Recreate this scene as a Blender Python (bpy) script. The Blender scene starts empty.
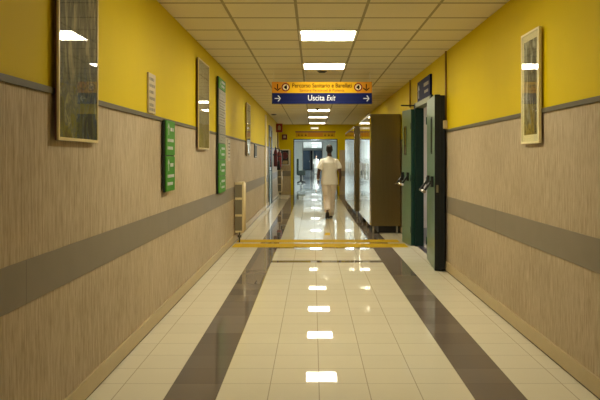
import bpy, bmesh, math, random
from mathutils import Vector, Matrix, noise
random.seed(7)
S = bpy.context.scene
COL = S.collection
PI = math.pi

XL, XR, H, YE, YB = -1.27, 1.60, 2.63, 25.9, -5.0     # corridor walls, ceiling, end wall, wall behind the camera
RAIL = 1.67                                          # height where yellow paint meets wallpaper

# ------------------------------------------------------------------ materials
def lin(r, g, b):
    f = lambda c: (c / 255 / 12.92) if c / 255 <= .04045 else ((c / 255 + .055) / 1.055) ** 2.4
    return (f(r), f(g), f(b), 1)

class NT:
    def __init__(s, name):
        s.m = bpy.data.materials.new(name); s.m.use_nodes = True
        s.t = s.m.node_tree; s.b = s.t.nodes['Principled BSDF']
    def n(s, typ, **kw):
        nd = s.t.nodes.new(typ)
        for k, v in kw.items():
            if hasattr(nd, k): setattr(nd, k, v)
        return nd
    def l(s, a, b): s.t.links.new(a, b)
    def math(s, op, a, b=None, c=None):
        nd = s.n('ShaderNodeMath', operation=op)
        for i, v in enumerate((a, b, c)):
            if v is None: continue
            if isinstance(v, (int, float)): nd.inputs[i].default_value = v
            else: s.l(v, nd.inputs[i])
        return nd.outputs[0]
    def mix(s, fac, a, b):
        nd = s.n('ShaderNodeMix', data_type='RGBA')
        for sock, v in ((nd.inputs[0], fac), (nd.inputs[6], a), (nd.inputs[7], b)):
            if isinstance(v, (int, float)): sock.default_value = v
            elif isinstance(v, tuple): sock.default_value = v
            else: s.l(v, sock)
        return nd.outputs[2]
    def obj(s):
        tc = s.n('ShaderNodeTexCoord'); return tc.outputs['Object']
    def scaled(s, vec, sc, loc=(0, 0, 0)):
        mp = s.n('ShaderNodeMapping'); s.l(vec, mp.inputs[0])
        mp.inputs['Scale'].default_value = sc; mp.inputs['Location'].default_value = loc
        return mp.outputs[0]
    def noise(s, vec, scale, detail=3, rough=.5, dist=0):
        nd = s.n('ShaderNodeTexNoise'); s.l(vec, nd.inputs['Vector'])
        nd.inputs['Scale'].default_value = scale; nd.inputs['Detail'].default_value = detail
        nd.inputs['Roughness'].default_value = rough; nd.inputs['Distortion'].default_value = dist
        return nd.outputs[0]
    def ramp(s, fac, stops):
        nd = s.n('ShaderNodeValToRGB'); s.l(fac, nd.inputs[0])
        el = nd.color_ramp.elements
        while len(el) < len(stops): el.new(.5)
        for e, (p, c) in zip(el, stops): e.position = p; e.color = c
        return nd.outputs[0]
    def bump(s, h, strength=.2, dist=.01):
        nd = s.n('ShaderNodeBump'); nd.inputs['Strength'].default_value = strength
        nd.inputs['Distance'].default_value = dist; s.l(h, nd.inputs['Height'])
        s.l(nd.outputs[0], s.b.inputs['Normal'])
    def setb(s, col=None, rough=.5, metal=0, spec=.5, coat=0):
        if col is not None:
            if isinstance(col, tuple): s.b.inputs['Base Color'].default_value = col
            else: s.l(col, s.b.inputs['Base Color'])
        if isinstance(rough, (int, float)): s.b.inputs['Roughness'].default_value = rough
        else: s.l(rough, s.b.inputs['Roughness'])
        s.b.inputs['Metallic'].default_value = metal
        s.b.inputs['Specular IOR Level'].default_value = spec
        s.b.inputs['Coat Weight'].default_value = coat
        s.b.inputs['Coat Roughness'].default_value = .03
        return s.m

def simple(name, c, rough=.5, metal=0, spec=.5, var=.12, scale=14, stretch=(1, 1, 1), coat=0):
    k = NT(name)
    nz = k.noise(k.scaled(k.obj(), stretch), scale, 4)
    d = tuple(x * (1 - var) for x in c[:3]) + (1,)
    u = tuple(min(1, x * (1 + var)) for x in c[:3]) + (1,)
    return k.setb(k.mix(nz, d, u), rough, metal, spec, coat)

def c4(r, g, b): return (r, g, b, 1)

M = {}
M['yellow'] = simple('yellow_wall_paint', c4(.63, .475, .003), .6, spec=.08, var=.05, scale=2.5)
def wallpaper():
    k = NT('beige_streaked_wallpaper'); o = k.obj()
    a = k.noise(k.scaled(o, (60, 60, 5.0)), 1, 5, .7)
    b = k.noise(k.scaled(o, (210, 210, 14)), 1, 3, .6)
    c = k.noise(o, 1.1, 2)
    f = k.math('ADD', k.math('MULTIPLY', a, .55), k.math('ADD', k.math('MULTIPLY', b, .3), k.math('MULTIPLY', c, .15)))
    col = k.ramp(f, [(.33, c4(.25, .19, .105)), (.5, c4(.45, .36, .235)), (.67, c4(.60, .50, .355))])
    k.bump(f, .08, .003)
    return k.setb(col, .6, spec=.15)
M['paper'] = wallpaper()
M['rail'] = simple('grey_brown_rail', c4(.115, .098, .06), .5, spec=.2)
def band():
    k = NT('grey_wall_band'); sx = k.n('ShaderNodeSeparateXYZ'); o = k.obj(); k.l(o, sx.inputs[0])
    y = k.math('FRACT', k.math('DIVIDE', k.math('SUBTRACT', sx.outputs[1], .06), 3.0))
    seam = k.math('LESS_THAN', k.math('ABSOLUTE', k.math('SUBTRACT', y, .5)), .4992)
    base = k.mix(k.noise(o, 6, 3), c4(.205, .175, .125), c4(.245, .205, .15))
    return k.setb(k.mix(seam, c4(.12, .1, .07), base), .5, spec=.3)
M['band'] = band()
M['base'] = simple('beige_baseboard', c4(.47, .37, .2), .42, var=.08)
def tiles(name, cream, dark, grout, lobby=False):
    k = NT(name); o = k.obj(); sx = k.n('ShaderNodeSeparateXYZ'); k.l(o, sx.inputs[0])
    X, Y = sx.outputs[0], sx.outputs[1]
    T = .2895
    ux = k.math('DIVIDE', k.math('ADD', X, .833), T); uy = k.math('DIVIDE', k.math('ADD', Y, .06), .30)
    fx, fy = k.math('FRACT', ux), k.math('FRACT', uy)
    gx = k.math('GREATER_THAN', k.math('ABSOLUTE', k.math('SUBTRACT', fx, .5)), .4895)
    gy = k.math('GREATER_THAN', k.math('ABSOLUTE', k.math('SUBTRACT', fy, .5)), .491)
    g = k.math('MAXIMUM', gx, gy)
    wn = k.n('ShaderNodeTexWhiteNoise', noise_dimensions='2D'); cb = k.n('ShaderNodeCombineXYZ')
    k.l(k.math('FLOOR', ux), cb.inputs[0]); k.l(k.math('FLOOR', uy), cb.inputs[1]); k.l(cb.outputs[0], wn.inputs['Vector'])
    c1 = k.mix(wn.outputs[0], tuple(x * .955 for x in cream[:3]) + (1,), cream)
    mott = k.noise(o, 9, 4)
    c1 = k.mix(k.math('MULTIPLY', mott, .12), c1, tuple(x * .7 for x in cream[:3]) + (1,))
    if not lobby:
        in_l = k.math('MULTIPLY', k.math('GREATER_THAN', X, -.833), k.math('LESS_THAN', X, -.5435))
        in_r = k.math('MULTIPLY', k.math('GREATER_THAN', X, .904), k.math('LESS_THAN', X, 1.1935))
        mid = k.math('MULTIPLY', k.math('GREATER_THAN', X, -.833), k.math('LESS_THAN', X, 1.1935))
        r1 = k.math('MULTIPLY', k.math('GREATER_THAN', Y, 8.98), k.math('LESS_THAN', Y, 9.17))
        r2 = k.math('MULTIPLY', k.math('GREATER_THAN', Y, 10.40), k.math('LESS_THAN', Y, 10.54))
        rows = k.math('MULTIPLY', mid, k.math('MAXIMUM', r1, r2))
        dk = k.math('MAXIMUM', k.math('MAXIMUM', in_l, in_r), rows)
        c2 = k.mix(wn.outputs[0], tuple(x * .85 for x in dark[:3]) + (1,), tuple(x * 1.12 for x in dark[:3]) + (1,))
        col = k.mix(dk, c1, c2)
        gcol = k.mix(dk, grout, tuple(x * .62 for x in dark[:3]) + (1,))
    else:
        col, gcol = c1, grout
    col = k.mix(k.math('MULTIPLY', g, .62), col, gcol)
    wav = k.noise(o, 3.0, 2)
    k.bump(k.math('ADD', k.math('MULTIPLY', g, -.35), k.math('MULTIPLY', wav, .03)), .06, .006)
    rough = k.math('ADD', .008, k.math('MULTIPLY', k.noise(o, 5, 4), .02))
    return k.setb(col, rough, spec=.07)
M['floor'] = tiles('glossy_cream_floor_tiles', c4(.69, .64, .49), c4(.16, .13, .104), c4(.27, .225, .15))
M['lobby_floor'] = tiles('glossy_grey_floor_tiles', c4(.55, .57, .56), c4(.1, .1, .1), c4(.3, .3, .3), True)
def ceil_tiles(name, c, line):
    k = NT(name); o = k.obj(); sx = k.n('ShaderNodeSeparateXYZ'); k.l(o, sx.inputs[0])
    fx = k.math('FRACT', k.math('DIVIDE', k.math('ADD', sx.outputs[0], .145), .6))
    fy = k.math('FRACT', k.math('DIVIDE', k.math('ADD', sx.outputs[1], 5.06), .6))
    gx = k.math('GREATER_THAN', k.math('ABSOLUTE', k.math('SUBTRACT', fx, .5)), .479)
    gy = k.math('GREATER_THAN', k.math('ABSOLUTE', k.math('SUBTRACT', fy, .5)), .462)
    g = k.math('MAXIMUM', gx, gy)
    sp = k.noise(o, 160, 2)
    col = k.mix(k.math('GREATER_THAN', sp, .6), c, tuple(x * .9 for x in c[:3]) + (1,))
    col = k.mix(k.noise(o, .9, 2), tuple(x * .93 for x in c[:3]) + (1,), col)
    k.bump(k.math('ADD', k.math('MULTIPLY', g, -1), k.math('MULTIPLY', sp, .2)), .3, .006)
    return k.setb(k.mix(g, col, line), .75, spec=.2)
M['ceil'] = ceil_tiles('cream_ceiling_tiles', c4(.74, .66, .43), c4(.34, .29, .165))
M['lobby_ceil'] = ceil_tiles('white_ceiling_tiles', c4(.7, .7, .68), c4(.4, .4, .4))
M['lobby_wall'] = simple('white_lobby_paint', c4(.72, .74, .70), .5, var=.04, scale=2)
M['room_wall'] = simple('white_side_room_paint', c4(.74, .70, .66), .5, var=.04, scale=2)
M['mat_floor'] = simple('dark_violet_lino', c4(.035, .03, .045), .3)
M['white'] = simple('white_enamel', c4(.75, .72, .62), .35, var=.04)
M['cream_metal'] = simple('cream_radiator_enamel', c4(.72, .60, .33), .35, var=.05)
M['black'] = simple('black_plastic', c4(.012, .012, .012), .4)
M['chrome'] = simple('bright_chrome', c4(.85, .83, .78), .18, 1, var=.03)
M['alu'] = simple('pale_aluminium', c4(.62, .60, .52), .4, .6, var=.05)
M['brass'] = simple('dull_brass', c4(.25, .22, .12), .4, .8)
M['green_door'] = simple('green_door_lacquer', c4(.075, .16, .088), .3, spec=.5, var=.08, scale=5)
M['green_edge'] = simple('dark_green_door_edge', c4(.012, .055, .042), .35, var=.1)
M['jamb'] = simple('very_dark_green_jamb', c4(.005, .022, .017), .5, spec=.2)
M['black_edge'] = simple('black_edge_and_gap', c4(.008, .010, .010), .5, spec=.25)
M['frame_green'] = simple('pale_green_door_frame', c4(.20, .22, .09), .4, var=.08)
M['teal'] = simple('teal_door_lacquer', c4(.06, .13, .12), .35, var=.1)
M['glass_dark'] = simple('dark_vision_glass', c4(.012, .02, .016), .06, spec=.7)
M['blue'] = simple('navy_sign_face', c4(.003, .006, .048), .6, spec=.1, var=.06)
M['orange'] = simple('orange_sign_face', c4(.42, .17, .007), .6, spec=.1, var=.05)
M['amber'] = simple('amber_sign_face', c4(.47, .26, .004), .6, spec=.1, var=.05)
M['ink'] = simple('black_sign_ink', c4(.006, .004, .003), .7, spec=.05)
M['brown_ink'] = simple('brown_sign_ink', c4(.03, .008, .002), .7, spec=.05)
M['red_ink'] = simple('dark_red_sign_ink', c4(.12, .008, .005), .6, spec=.1)
M['sign_white'] = simple('white_sign_lettering', c4(.52, .53, .54), .6, spec=.1, var=.02)
M['green'] = simple('green_sign_face', c4(.048, .235, .008), .5, spec=.2, var=.08)
M['green_dk'] = simple('dark_sign_edge', c4(.012, .018, .012), .5)
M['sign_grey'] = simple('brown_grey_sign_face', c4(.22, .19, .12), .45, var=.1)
M['plate_pale'] = simple('pale_directory_plate', c4(.34, .32, .25), .6, spec=.2)
M['paper_white'] = simple('white_paper', c4(.50, .47, .38), .7, var=.05)
M['plaque'] = simple('beige_plaque', c4(.46, .37, .2), .5, var=.12)
M['red'] = simple('fire_red_enamel', c4(.32, .018, .012), .35, var=.1)
M['dark_red'] = simple('dark_red_enamel', c4(.11, .012, .012), .45, var=.1)
M['gold_frame'] = simple('pale_gold_frame', c4(.62, .50, .22), .4, var=.1, stretch=(1, 1, 1))
M['wood_side'] = simple('red_brown_wood', c4(.075, .02, .01), .5, var=.2)
M['cream_frame'] = simple('cream_frame_lacquer', c4(.86, .77, .46), .5, var=.06)
M['mount'] = simple('cream_picture_mount', c4(.84, .75, .46), .7, var=.04)
M['tape'] = simple('yellow_floor_tape', c4(.52, .33, .006), .7, spec=.06, var=.12, scale=8)
M['cloth'] = simple('white_cotton', c4(.82, .79, .71), .85, spec=.15, var=.05, scale=30)
M['cloth2'] = simple('white_cotton_trousers', c4(.76, .67, .58), .85, spec=.15, var=.06, scale=30)
M['coat'] = simple('white_coat_cotton', c4(.82, .80, .76), .85, spec=.15, var=.04)
M['grey_cloth'] = simple('light_grey_cotton', c4(.55, .53, .50), .85, spec=.1)
M['skin'] = simple('dark_brown_skin', c4(.10, .045, .024), .5, var=.12, scale=20)
M['skin2'] = simple('light_brown_skin', c4(.42, .25, .16), .5, var=.1)
M['hair'] = simple('dark_hair', c4(.016, .009, .006), .6, var=.3, scale=80)
M['shoe'] = simple('white_shoe_leather', c4(.62, .55, .42), .5)
M['sole'] = simple('dark_shoe_sole', c4(.035, .022, .014), .7)
M['eye'] = simple('eye_white', c4(.7, .68, .64), .2)
M['chair_cloth'] = simple('dark_green_chair_cloth', c4(.018, .028, .02), .8)
M['blue_door'] = simple('steel_blue_door', c4(.035, .095, .18), .35, var=.08)
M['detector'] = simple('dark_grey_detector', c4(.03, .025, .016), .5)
M['pipe'] = simple('yellow_brown_conduit', c4(.27, .15, .02), .5)
def steel(name, c, rough, ani):
    k = NT(name); o = k.obj()
    a = k.noise(k.scaled(o, ani), 1, 4, .6)
    col = k.mix(a, tuple(x * .8 for x in c[:3]) + (1,), c)
    k.bump(k.noise(k.scaled(o, tuple(v * .25 for v in ani)), 1, 2), .05, .002)
    return k.setb(col, k.math('ADD', rough, k.math('MULTIPLY', a, .05)), 1)
M['steel_front'] = steel('mirror_stainless_door', c4(.70, .68, .64), .05, (14, 14, 1))
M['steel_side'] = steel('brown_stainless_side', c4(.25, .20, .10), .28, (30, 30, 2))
def clear(name):
    k = NT(name); k.t.nodes.remove(k.b)
    tr = k.n('ShaderNodeBsdfTransparent'); tr.inputs[0].default_value = (.97, .98, .97, 1)
    gl = k.n('ShaderNodeBsdfGlossy'); gl.inputs['Roughness'].default_value = .02
    fr = k.n('ShaderNodeFresnel'); ge = k.n('ShaderNodeNewGeometry')
    k.l(k.math('SUBTRACT', 1.5, k.math('MULTIPLY', ge.outputs['Backfacing'], .499)), fr.inputs[0])
    mx = k.n('ShaderNodeMixShader')
    k.l(fr.outputs[0], mx.inputs[0]); k.l(tr.outputs[0], mx.inputs[1]); k.l(gl.outputs[0], mx.inputs[2])
    k.l(mx.outputs[0], k.t.nodes['Material Output'].inputs[0])
    return k.m
M['glass'] = clear('clear_picture_glass')
def emit(name, c, s):
    k = NT(name)
    k.b.inputs['Base Color'].default_value = c4(.8, .8, .8)
    k.b.inputs['Emission Color'].default_value = c; k.b.inputs['Emission Strength'].default_value = s
    return k.m
M['lamp'] = emit('warm_light_panel', c4(1, .925, .70), 13)
M['lamp_cool'] = emit('cool_light_panel', c4(.90, 1, 1), 4)
M['lamp_far'] = emit('weak_warm_light_panel', c4(1, .925, .70), 5)
M['hall_fill'] = emit('hall_fill_glow', c4(.86, .97, 1), 3.0)  # glow for the added panes that brighten the far hall
M['room_fill'] = emit('side_room_fill_panel', c4(1, .94, .86), 16)  # glow for the added panel that brightens the side room
M['lamp_dim'] = emit('emergency_lens', c4(1, .9, .65), .35)
def art(name, stops, low, seed, warp=2.2):
    k = NT(name); o = k.obj()
    v = k.scaled(o, (1, 3.2, 1.2), (seed, seed * .7, seed * .3))
    a = k.noise(v, 1.7, 6, .62, warp)
    sw = k.noise(k.scaled(o, (1, 9, 1.6), (seed, 1, 2)), 1.4, 5, .6, 1.2)
    f = k.math('ADD', k.math('MULTIPLY', a, .6), k.math('MULTIPLY', sw, .4))
    top = k.ramp(f, stops)
    bt = k.ramp(k.noise(k.scaled(o, (1, 5, 3), (0, seed, 0)), 1.6, 5, .6, 1), low)
    sx = k.n('ShaderNodeSeparateXYZ'); k.l(o, sx.inputs[0])
    zz = k.math('ADD', sx.outputs[2], k.math('MULTIPLY', k.math('SUBTRACT', a, .5), .5))
    mr = k.n('ShaderNodeMapRange'); k.l(zz, mr.inputs[0]); mr.inputs[1].default_value = -.02; mr.inputs[2].default_value = -.28
    return k.setb(k.mix(mr.outputs[0], top, bt), .6, spec=.2)
M['art_olive'] = art('olive_swirl_print', [(.40, c4(.006, .006, .003)), (.5, c4(.10, .085, .04)), (.60, c4(.34, .29, .15))],
                     [(.40, c4(.004, .010, .018)), (.48, c4(.07, .085, .02)), (.55, c4(.008, .035, .09)), (.64, c4(.30, .29, .13))], 3.1)
M['art_grey'] = art('grey_landscape_print', [(.35, c4(.17, .14, .075)), (.5, c4(.30, .25, .14)), (.7, c4(.40, .34, .2))],
                    [(.35, c4(.10, .09, .05)), (.55, c4(.26, .22, .12)), (.7, c4(.36, .30, .17))], 8.3)
M['art_harbour'] = art('brown_harbour_print', [(.40, c4(.008, .008, .005)), (.5, c4(.12, .105, .05)), (.60, c4(.42, .40, .30))],
                       [(.40, c4(.01, .01, .005)), (.48, c4(.30, .20, .015)), (.54, c4(.02, .02, .012)), (.62, c4(.42, .30, .05))], 5.7)

# ------------------------------------------------------------------ mesh helpers
def BM(): return bmesh.new()
def box(bm, x0, x1, y0, y1, z0, z1, mi=0, bev=0):
    r = bmesh.ops.create_cube(bm, size=1)
    vs = r['verts']
    for v in vs:
        v.co = Vector(((x0 + x1) / 2 + v.co.x * (x1 - x0), (y0 + y1) / 2 + v.co.y * (y1 - y0), (z0 + z1) / 2 + v.co.z * (z1 - z0)))
    fs = {f for v in vs for f in v.link_faces}
    for f in fs: f.material_index = mi
    if bev:
        es = list({e for f in fs for e in f.edges})
        rr = bmesh.ops.bevel(bm, geom=es, offset=bev, segments=2, affect='EDGES', profile=.5)
        for f in rr['faces']: f.material_index = mi
    return vs
def loft(bm, pts, radii, ref=(1, 0, 0), seg=16, cap=True, mi=0):
    pts = [Vector(p) for p in pts]; rings = []
    for i, p in enumerate(pts):
        t = (pts[min(i + 1, len(pts) - 1)] - pts[max(i - 1, 0)]).normalized()
        u = Vector(ref) - t * Vector(ref).dot(t)
        if u.length < 1e-4: u = Vector((0, 1, 0)) - t * t.y
        u.normalize(); w = t.cross(u)
        r = radii[i]; ru, rw = r if isinstance(r, (tuple, list)) else (r, r)
        rings.append([bm.verts.new(p + u * ru * math.cos(2 * PI * k / seg) + w * rw * math.sin(2 * PI * k / seg)) for k in range(seg)])
    for a, b in zip(rings, rings[1:]):
        for k in range(seg):
            f = bm.faces.new((a[k], a[(k + 1) % seg], b[(k + 1) % seg], b[k])); f.material_index = mi; f.smooth = True
    if cap:
        f = bm.faces.new(rings[0][::-1]); f.material_index = mi
        f = bm.faces.new(rings[-1]); f.material_index = mi
def tube(bm, pts, r, seg=10, mi=0): loft(bm, pts, [r] * len(pts), (.13, .71, .69) if True else None, seg, True, mi)
def lathe(bm, c, axis, prof, seg=24, mi=0):
    ax = Vector(axis).normalized()
    pts = [Vector(c) + ax * h for h, r in prof]
    u = Vector((1, 0, 0)) if abs(ax.x) < .9 else Vector((0, 1, 0))
    u = (u - ax * u.dot(ax)).normalized(); w = ax.cross(u); rings = []
    for p, (h, r) in zip(pts, prof):
        rings.append([bm.verts.new(p + (u * math.cos(2 * PI * k / seg) + w * math.sin(2 * PI * k / seg)) * max(r, 1e-4)) for k in range(seg)])
    for a, b in zip(rings, rings[1:]):
        for k in range(seg):
            f = bm.faces.new((a[k], a[(k + 1) % seg], b[(k + 1) % seg], b[k])); f.material_index = mi; f.smooth = True
    bm.faces.new(rings[0][::-1]).material_index = mi; bm.faces.new(rings[-1]).material_index = mi
def prism(bm, pts, y0, y1, axis='y', mi=0):
    """pts 2-D; axis y: (x,z) outline extruded along y; axis x: (y,z) outline extruded along x"""
    mk = (lambda a, b, h: (a, h, b)) if axis == 'y' else (lambda a, b, h: (h, a, b))
    A = [bm.verts.new(mk(a, b, y0)) for a, b in pts]; B = [bm.verts.new(mk(a, b, y1)) for a, b in pts]
    n = len(pts); fs = [bm.faces.new(A), bm.faces.new(B[::-1])]
    for i in range(n): fs.append(bm.faces.new((A[i], B[i], B[(i + 1) % n], A[(i + 1) % n])))
    for f in fs: f.material_index = mi
def link(name, me, parent=None):
    o = bpy.data.objects.new(name, me); COL.objects.link(o)
    if parent: o.parent = parent
    return o
def mk(name, bm, mats, parent=None, loc=None):
    bmesh.ops.recalc_face_normals(bm, faces=bm.faces)
    me = bpy.data.meshes.new(name); bm.to_mesh(me); bm.free()
    for m in (mats if isinstance(mats, (list, tuple)) else [mats]): me.materials.append(m)
    o = link(name, me, parent)
    if loc: o.location = loc
    return o
def tag(o, label=None, cat=None, group=None, kind=None):
    if label: o['label'] = label
    if cat: o['category'] = cat
    if group: o['group'] = group
    if kind: o['kind'] = kind
    return o
def thing(name, loc, label, cat, group=None, rz=0):
    o = bpy.data.objects.new(name, None); COL.objects.link(o); o.empty_display_size = .1
    o.location = loc; o.rotation_euler = (0, 0, rz)
    return tag(o, label, cat, group)
def struct(name, bm, mats, loc=None, label=None):
    o = mk(name, bm, mats, None, loc); o['kind'] = 'structure'
    if label: o['label'] = label
    return o
def copy_tree(o, parent=None):
    c = o.copy(); COL.objects.link(c)
    if parent: c.parent = parent
    for ch in list(o.children): copy_tree(ch, c)
    return c
def part(name, parent, mats, *boxes, bev=0):
    bm = BM()
    for b in boxes: box(bm, *b[:6], mi=(b[6] if len(b) > 6 else 0), bev=bev)
    return mk(name, bm, mats, parent)
def text_mesh(name, body, size, mat, parent, loc, bold=0, shear=0, width=None, align='CENTER'):
    cu = bpy.data.curves.new('t', 'FONT'); cu.body = body; cu.size = size; cu.align_x = align; cu.align_y = 'CENTER'
    cu.extrude = .002; cu.offset = bold; cu.shear = shear
    to = bpy.data.objects.new('t', cu); COL.objects.link(to)
    dg = bpy.context.evaluated_depsgraph_get(); dg.update()
    me = bpy.data.meshes.new_from_object(to.evaluated_get(dg)); bpy.data.objects.remove(to); bpy.data.curves.remove(cu)
    me.materials.clear(); me.materials.append(mat); me.name = name
    if width:
        xs = [v.co.x for v in me.vertices]; s = width / (max(xs) - min(xs))
        me.transform(Matrix.Diagonal((s, 1, 1, 1)))
    me.transform(Matrix.Rotation(PI / 2, 4, 'X'))
    o = link(name, me, parent); o.location = loc
    return o
def evaluated(bm, mods):
    me = bpy.data.meshes.new('tmp'); bmesh.ops.recalc_face_normals(bm, faces=bm.faces); bm.to_mesh(me); bm.free()
    o = bpy.data.objects.new('tmp', me); COL.objects.link(o)
    for typ, kw in mods:
        m = o.modifiers.new(typ, typ)
        for k, v in kw.items(): setattr(m, k, v)
    dg = bpy.context.evaluated_depsgraph_get(); dg.update()
    r = bpy.data.meshes.new_from_object(o.evaluated_get(dg))
    bpy.data.objects.remove(o); bpy.data.meshes.remove(me)
    return r
def fused(name, bm, mat, parent, voxel, smooth=4, folds=0, fscale=9):
    me = evaluated(bm, [('REMESH', dict(mode='VOXEL', voxel_size=voxel)), ('SMOOTH', dict(factor=.5, iterations=smooth))])
    if folds:
        me.calc_loop_triangles()
        for v in me.vertices:
            n = noise.noise(Vector((v.co.x * fscale * 1.6, v.co.y * fscale * 1.6, v.co.z * fscale * .7)))
            v.co += v.normal * n * folds
    for p in me.polygons: p.use_smooth = True
    me.materials.clear(); me.materials.append(mat); me.name = name
    return link(name, me, parent)

# ------------------------------------------------------------------ the setting
bm = BM(); box(bm, XL - .15, XR + .15, YB - .15, YE + .15, -.1, 0); struct('floor', bm, M['floor'], label='glossy cream tiled corridor floor with two dark bands')
bm = BM(); box(bm, XL - .15, XR + .15, YB - .15, YE + .15, H, H + .1); struct('ceiling', bm, M['ceil'], label='cream suspended tile ceiling of the corridor')

def two_tone(bm, x0, x1, y0, y1, z0=0, z1=H):
    if z0 < RAIL: box(bm, x0, x1, y0, y1, z0, min(RAIL, z1), 0)
    if z1 > RAIL: box(bm, x0, x1, y0, y1, max(RAIL, z0), z1, 1)
DL0, DL1, DLH = 19.9, 21.1, 2.25           # left door
DR0, DR1, DRH = 9.30, 10.70, 2.13          # right double doorway
bm = BM()
two_tone(bm, XL - .15, XL, YB, DL0); two_tone(bm, XL - .15, XL, DL0, DL1, DLH, H); two_tone(bm, XL - .15, XL, DL1, YE + .15)
struct('wall_left', bm, [M['paper'], M['yellow']], label='left corridor wall, yellow above and beige wallpaper below')
bm = BM()
two_tone(bm, XR, XR + .1, YB, DR0); two_tone(bm, XR, XR + .1, DR0, DR1, DRH, H); two_tone(bm, XR, XR + .1, DR1, YE + .15)
struct('wall_right', bm, [M['paper'], M['yellow']], label='right corridor wall, yellow above and beige wallpaper below')
OX0, OX1, OH = -.73, .914, 2.09
bm = BM()
two_tone(bm, XL, OX0, YE, YE + .15); two_tone(bm, OX0, OX1, YE, YE + .15, OH, H); two_tone(bm, OX1, XR, YE, YE + .15)
struct('wall_end', bm, [M['paper'], M['yellow']], label='end wall with the open doorway, yellow above and beige below')
bm = BM(); two_tone(bm, XL, XR, YB - .15, YB); struct('wall_back', bm, [M['paper'], M['yellow']])

def strip(name, segs, mats, bev=.002, label=None):
    bm = BM()
    for s in segs: box(bm, *s, bev=bev)
    return struct(name, bm, mats, label=label)
strip('trim_1', [(XL, XL + .014, YB, DL0 - .08, RAIL - .015, RAIL + .017), (XL, XL + .014, DL1 + .08, YE, RAIL - .015, RAIL + .017)], M['rail'], label='grey rail along the left wall')
strip('trim_2', [(XR - .014, XR, YB, DR0 - .07, RAIL - .01, RAIL + .022), (XR - .014, XR, DR1 + .07, YE, RAIL - .01, RAIL + .022)], M['rail'], label='grey rail along the right wall')
strip('trim_3', [(XL, XL + .006, YB, DL0 - .08, .70, .895), (XL, XL + .006, DL1 + .08, YE, .70, .895)], M['band'], label='grey bumper band along the left wall')
strip('trim_4', [(XR - .006, XR, YB, DR0 - .07, .70, .895), (XR - .006, XR, DR1 + .07, YE, .70, .895)], M['band'], label='grey bumper band along the right wall')
strip('trim_5', [(XL, OX0 - .1, YE - .006, YE, .70, .895), (OX1 + .1, XR, YE - .006, YE, .70, .895)], M['band'], label='grey bumper band on the end wall')
strip('baseboard_left', [(XL, XL + .016, YB, DL0 - .08, .014, .118), (XL, XL + .016, DL1 + .08, YE, .014, .118)], M['base'], .004)
strip('baseboard_right', [(XR - .016, XR, YB, DR0 - .07, .014, .118), (XR - .016, XR, DR1 + .07, YE, .014, .118)], M['base'], .004)
strip('baseboard_end', [(XL, OX0 - .1, YE - .016, YE, .014, .118), (OX1 + .1, XR, YE - .016, YE, .014, .118)], M['base'], .004)
# dark strips along the wall foot, put in for the shadow line there
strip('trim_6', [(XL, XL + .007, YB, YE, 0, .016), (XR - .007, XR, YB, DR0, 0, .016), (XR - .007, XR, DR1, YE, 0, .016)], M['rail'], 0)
# end doorway frame: yellow painted lining with dark inner edge
bm = BM()
for x0, x1 in ((OX0 - .095, OX0), (OX1, OX1 + .075)): box(bm, x0, x1, YE - .02, YE, 0, OH + .09, 0, .004)
box(bm, OX0, OX1, YE - .02, YE, OH, OH + .09, 0, .004)
box(bm, OX0, OX0 + .03, YE - .03, YE + .16, 0, OH, 1); box(bm, OX1 - .03, OX1, YE - .03, YE + .16, 0, OH, 1)
box(bm, OX0, OX1, YE - .03, YE + .16, OH - .03, OH, 1)
struct('trim_7', bm, [M['yellow'], M['black_edge']], label='yellow frame around the far doorway')
# pale corner strip on the left wall
bm = BM(); box(bm, XL, XL + .035, 18.2, 18.42, 0, 2.5, 0, .006); struct('trim_8', bm, M['cream_metal'], label='pale vertical strip on the left wall')

# lobby behind the end doorway, then a second portal and the blue doors
LX0, LX1, PY, FY = -1.42, 1.75, 51.0, 85.0
bm = BM(); box(bm, LX0 - .1, LX1 + .1, YE + .15, FY + .2, -.1, 0); struct('floor_2', bm, M['lobby_floor'], label='pale grey glossy floor beyond the far doorway')
bm = BM(); box(bm, LX0 - .1, LX1 + .1, YE + .15, FY + .2, H, H + .1); struct('ceiling_2', bm, M['lobby_ceil'])
bm = BM(); box(bm, LX0 - .1, LX0, YE + .15, FY + .2, 0, H); struct('wall_lobby_left', bm, M['lobby_wall'])
bm = BM(); box(bm, LX1, LX1 + .1, YE + .15, FY + .2, 0, H); struct('wall_lobby_right', bm, M['lobby_wall'])
bm = BM(); box(bm, LX0, -.73, PY, PY + .2, 0, H); box(bm, .66, LX1, PY, PY + .2, 0, H); box(bm, -.73, .66, PY, PY + .2, H - .05, H)
struct('wall_lobby_middle', bm, M['lobby_wall'])
bm = BM(); box(bm, -.76, -.72, PY - .02, PY + .22, 0, H - .05, 0, .004); box(bm, .65, .69, PY - .02, PY + .22, 0, H - .05, 0, .004)
struct('trim_9', bm, M['rail'])
bm = BM(); box(bm, LX0, LX1, FY, FY + .2, 0, H); struct('wall_lobby_end', bm, M['lobby_wall'])
# added glowing window shapes on the unseen right side, to brighten the far hall
for k, y in enumerate((28.5, 33.5, 38.5, 43.5, 55, 62, 69, 76)):
    bm = BM(); box(bm, LX1 - .012, LX1, y - 1.6, y + 1.6, .95, 2.3, 1)
    box(bm, LX1 - .05, LX1, y - 1.66, y + 1.66, .88, .95); box(bm, LX1 - .05, LX1, y - 1.66, y + 1.66, 2.3, 2.36)
    for q in (-1.63, 0, 1.63): box(bm, LX1 - .05, LX1, y + q - .03, y + q + .03, .95, 2.3)
    struct('window_%d' % (k + 1), bm, [M['white'], M['hall_fill']])
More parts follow.
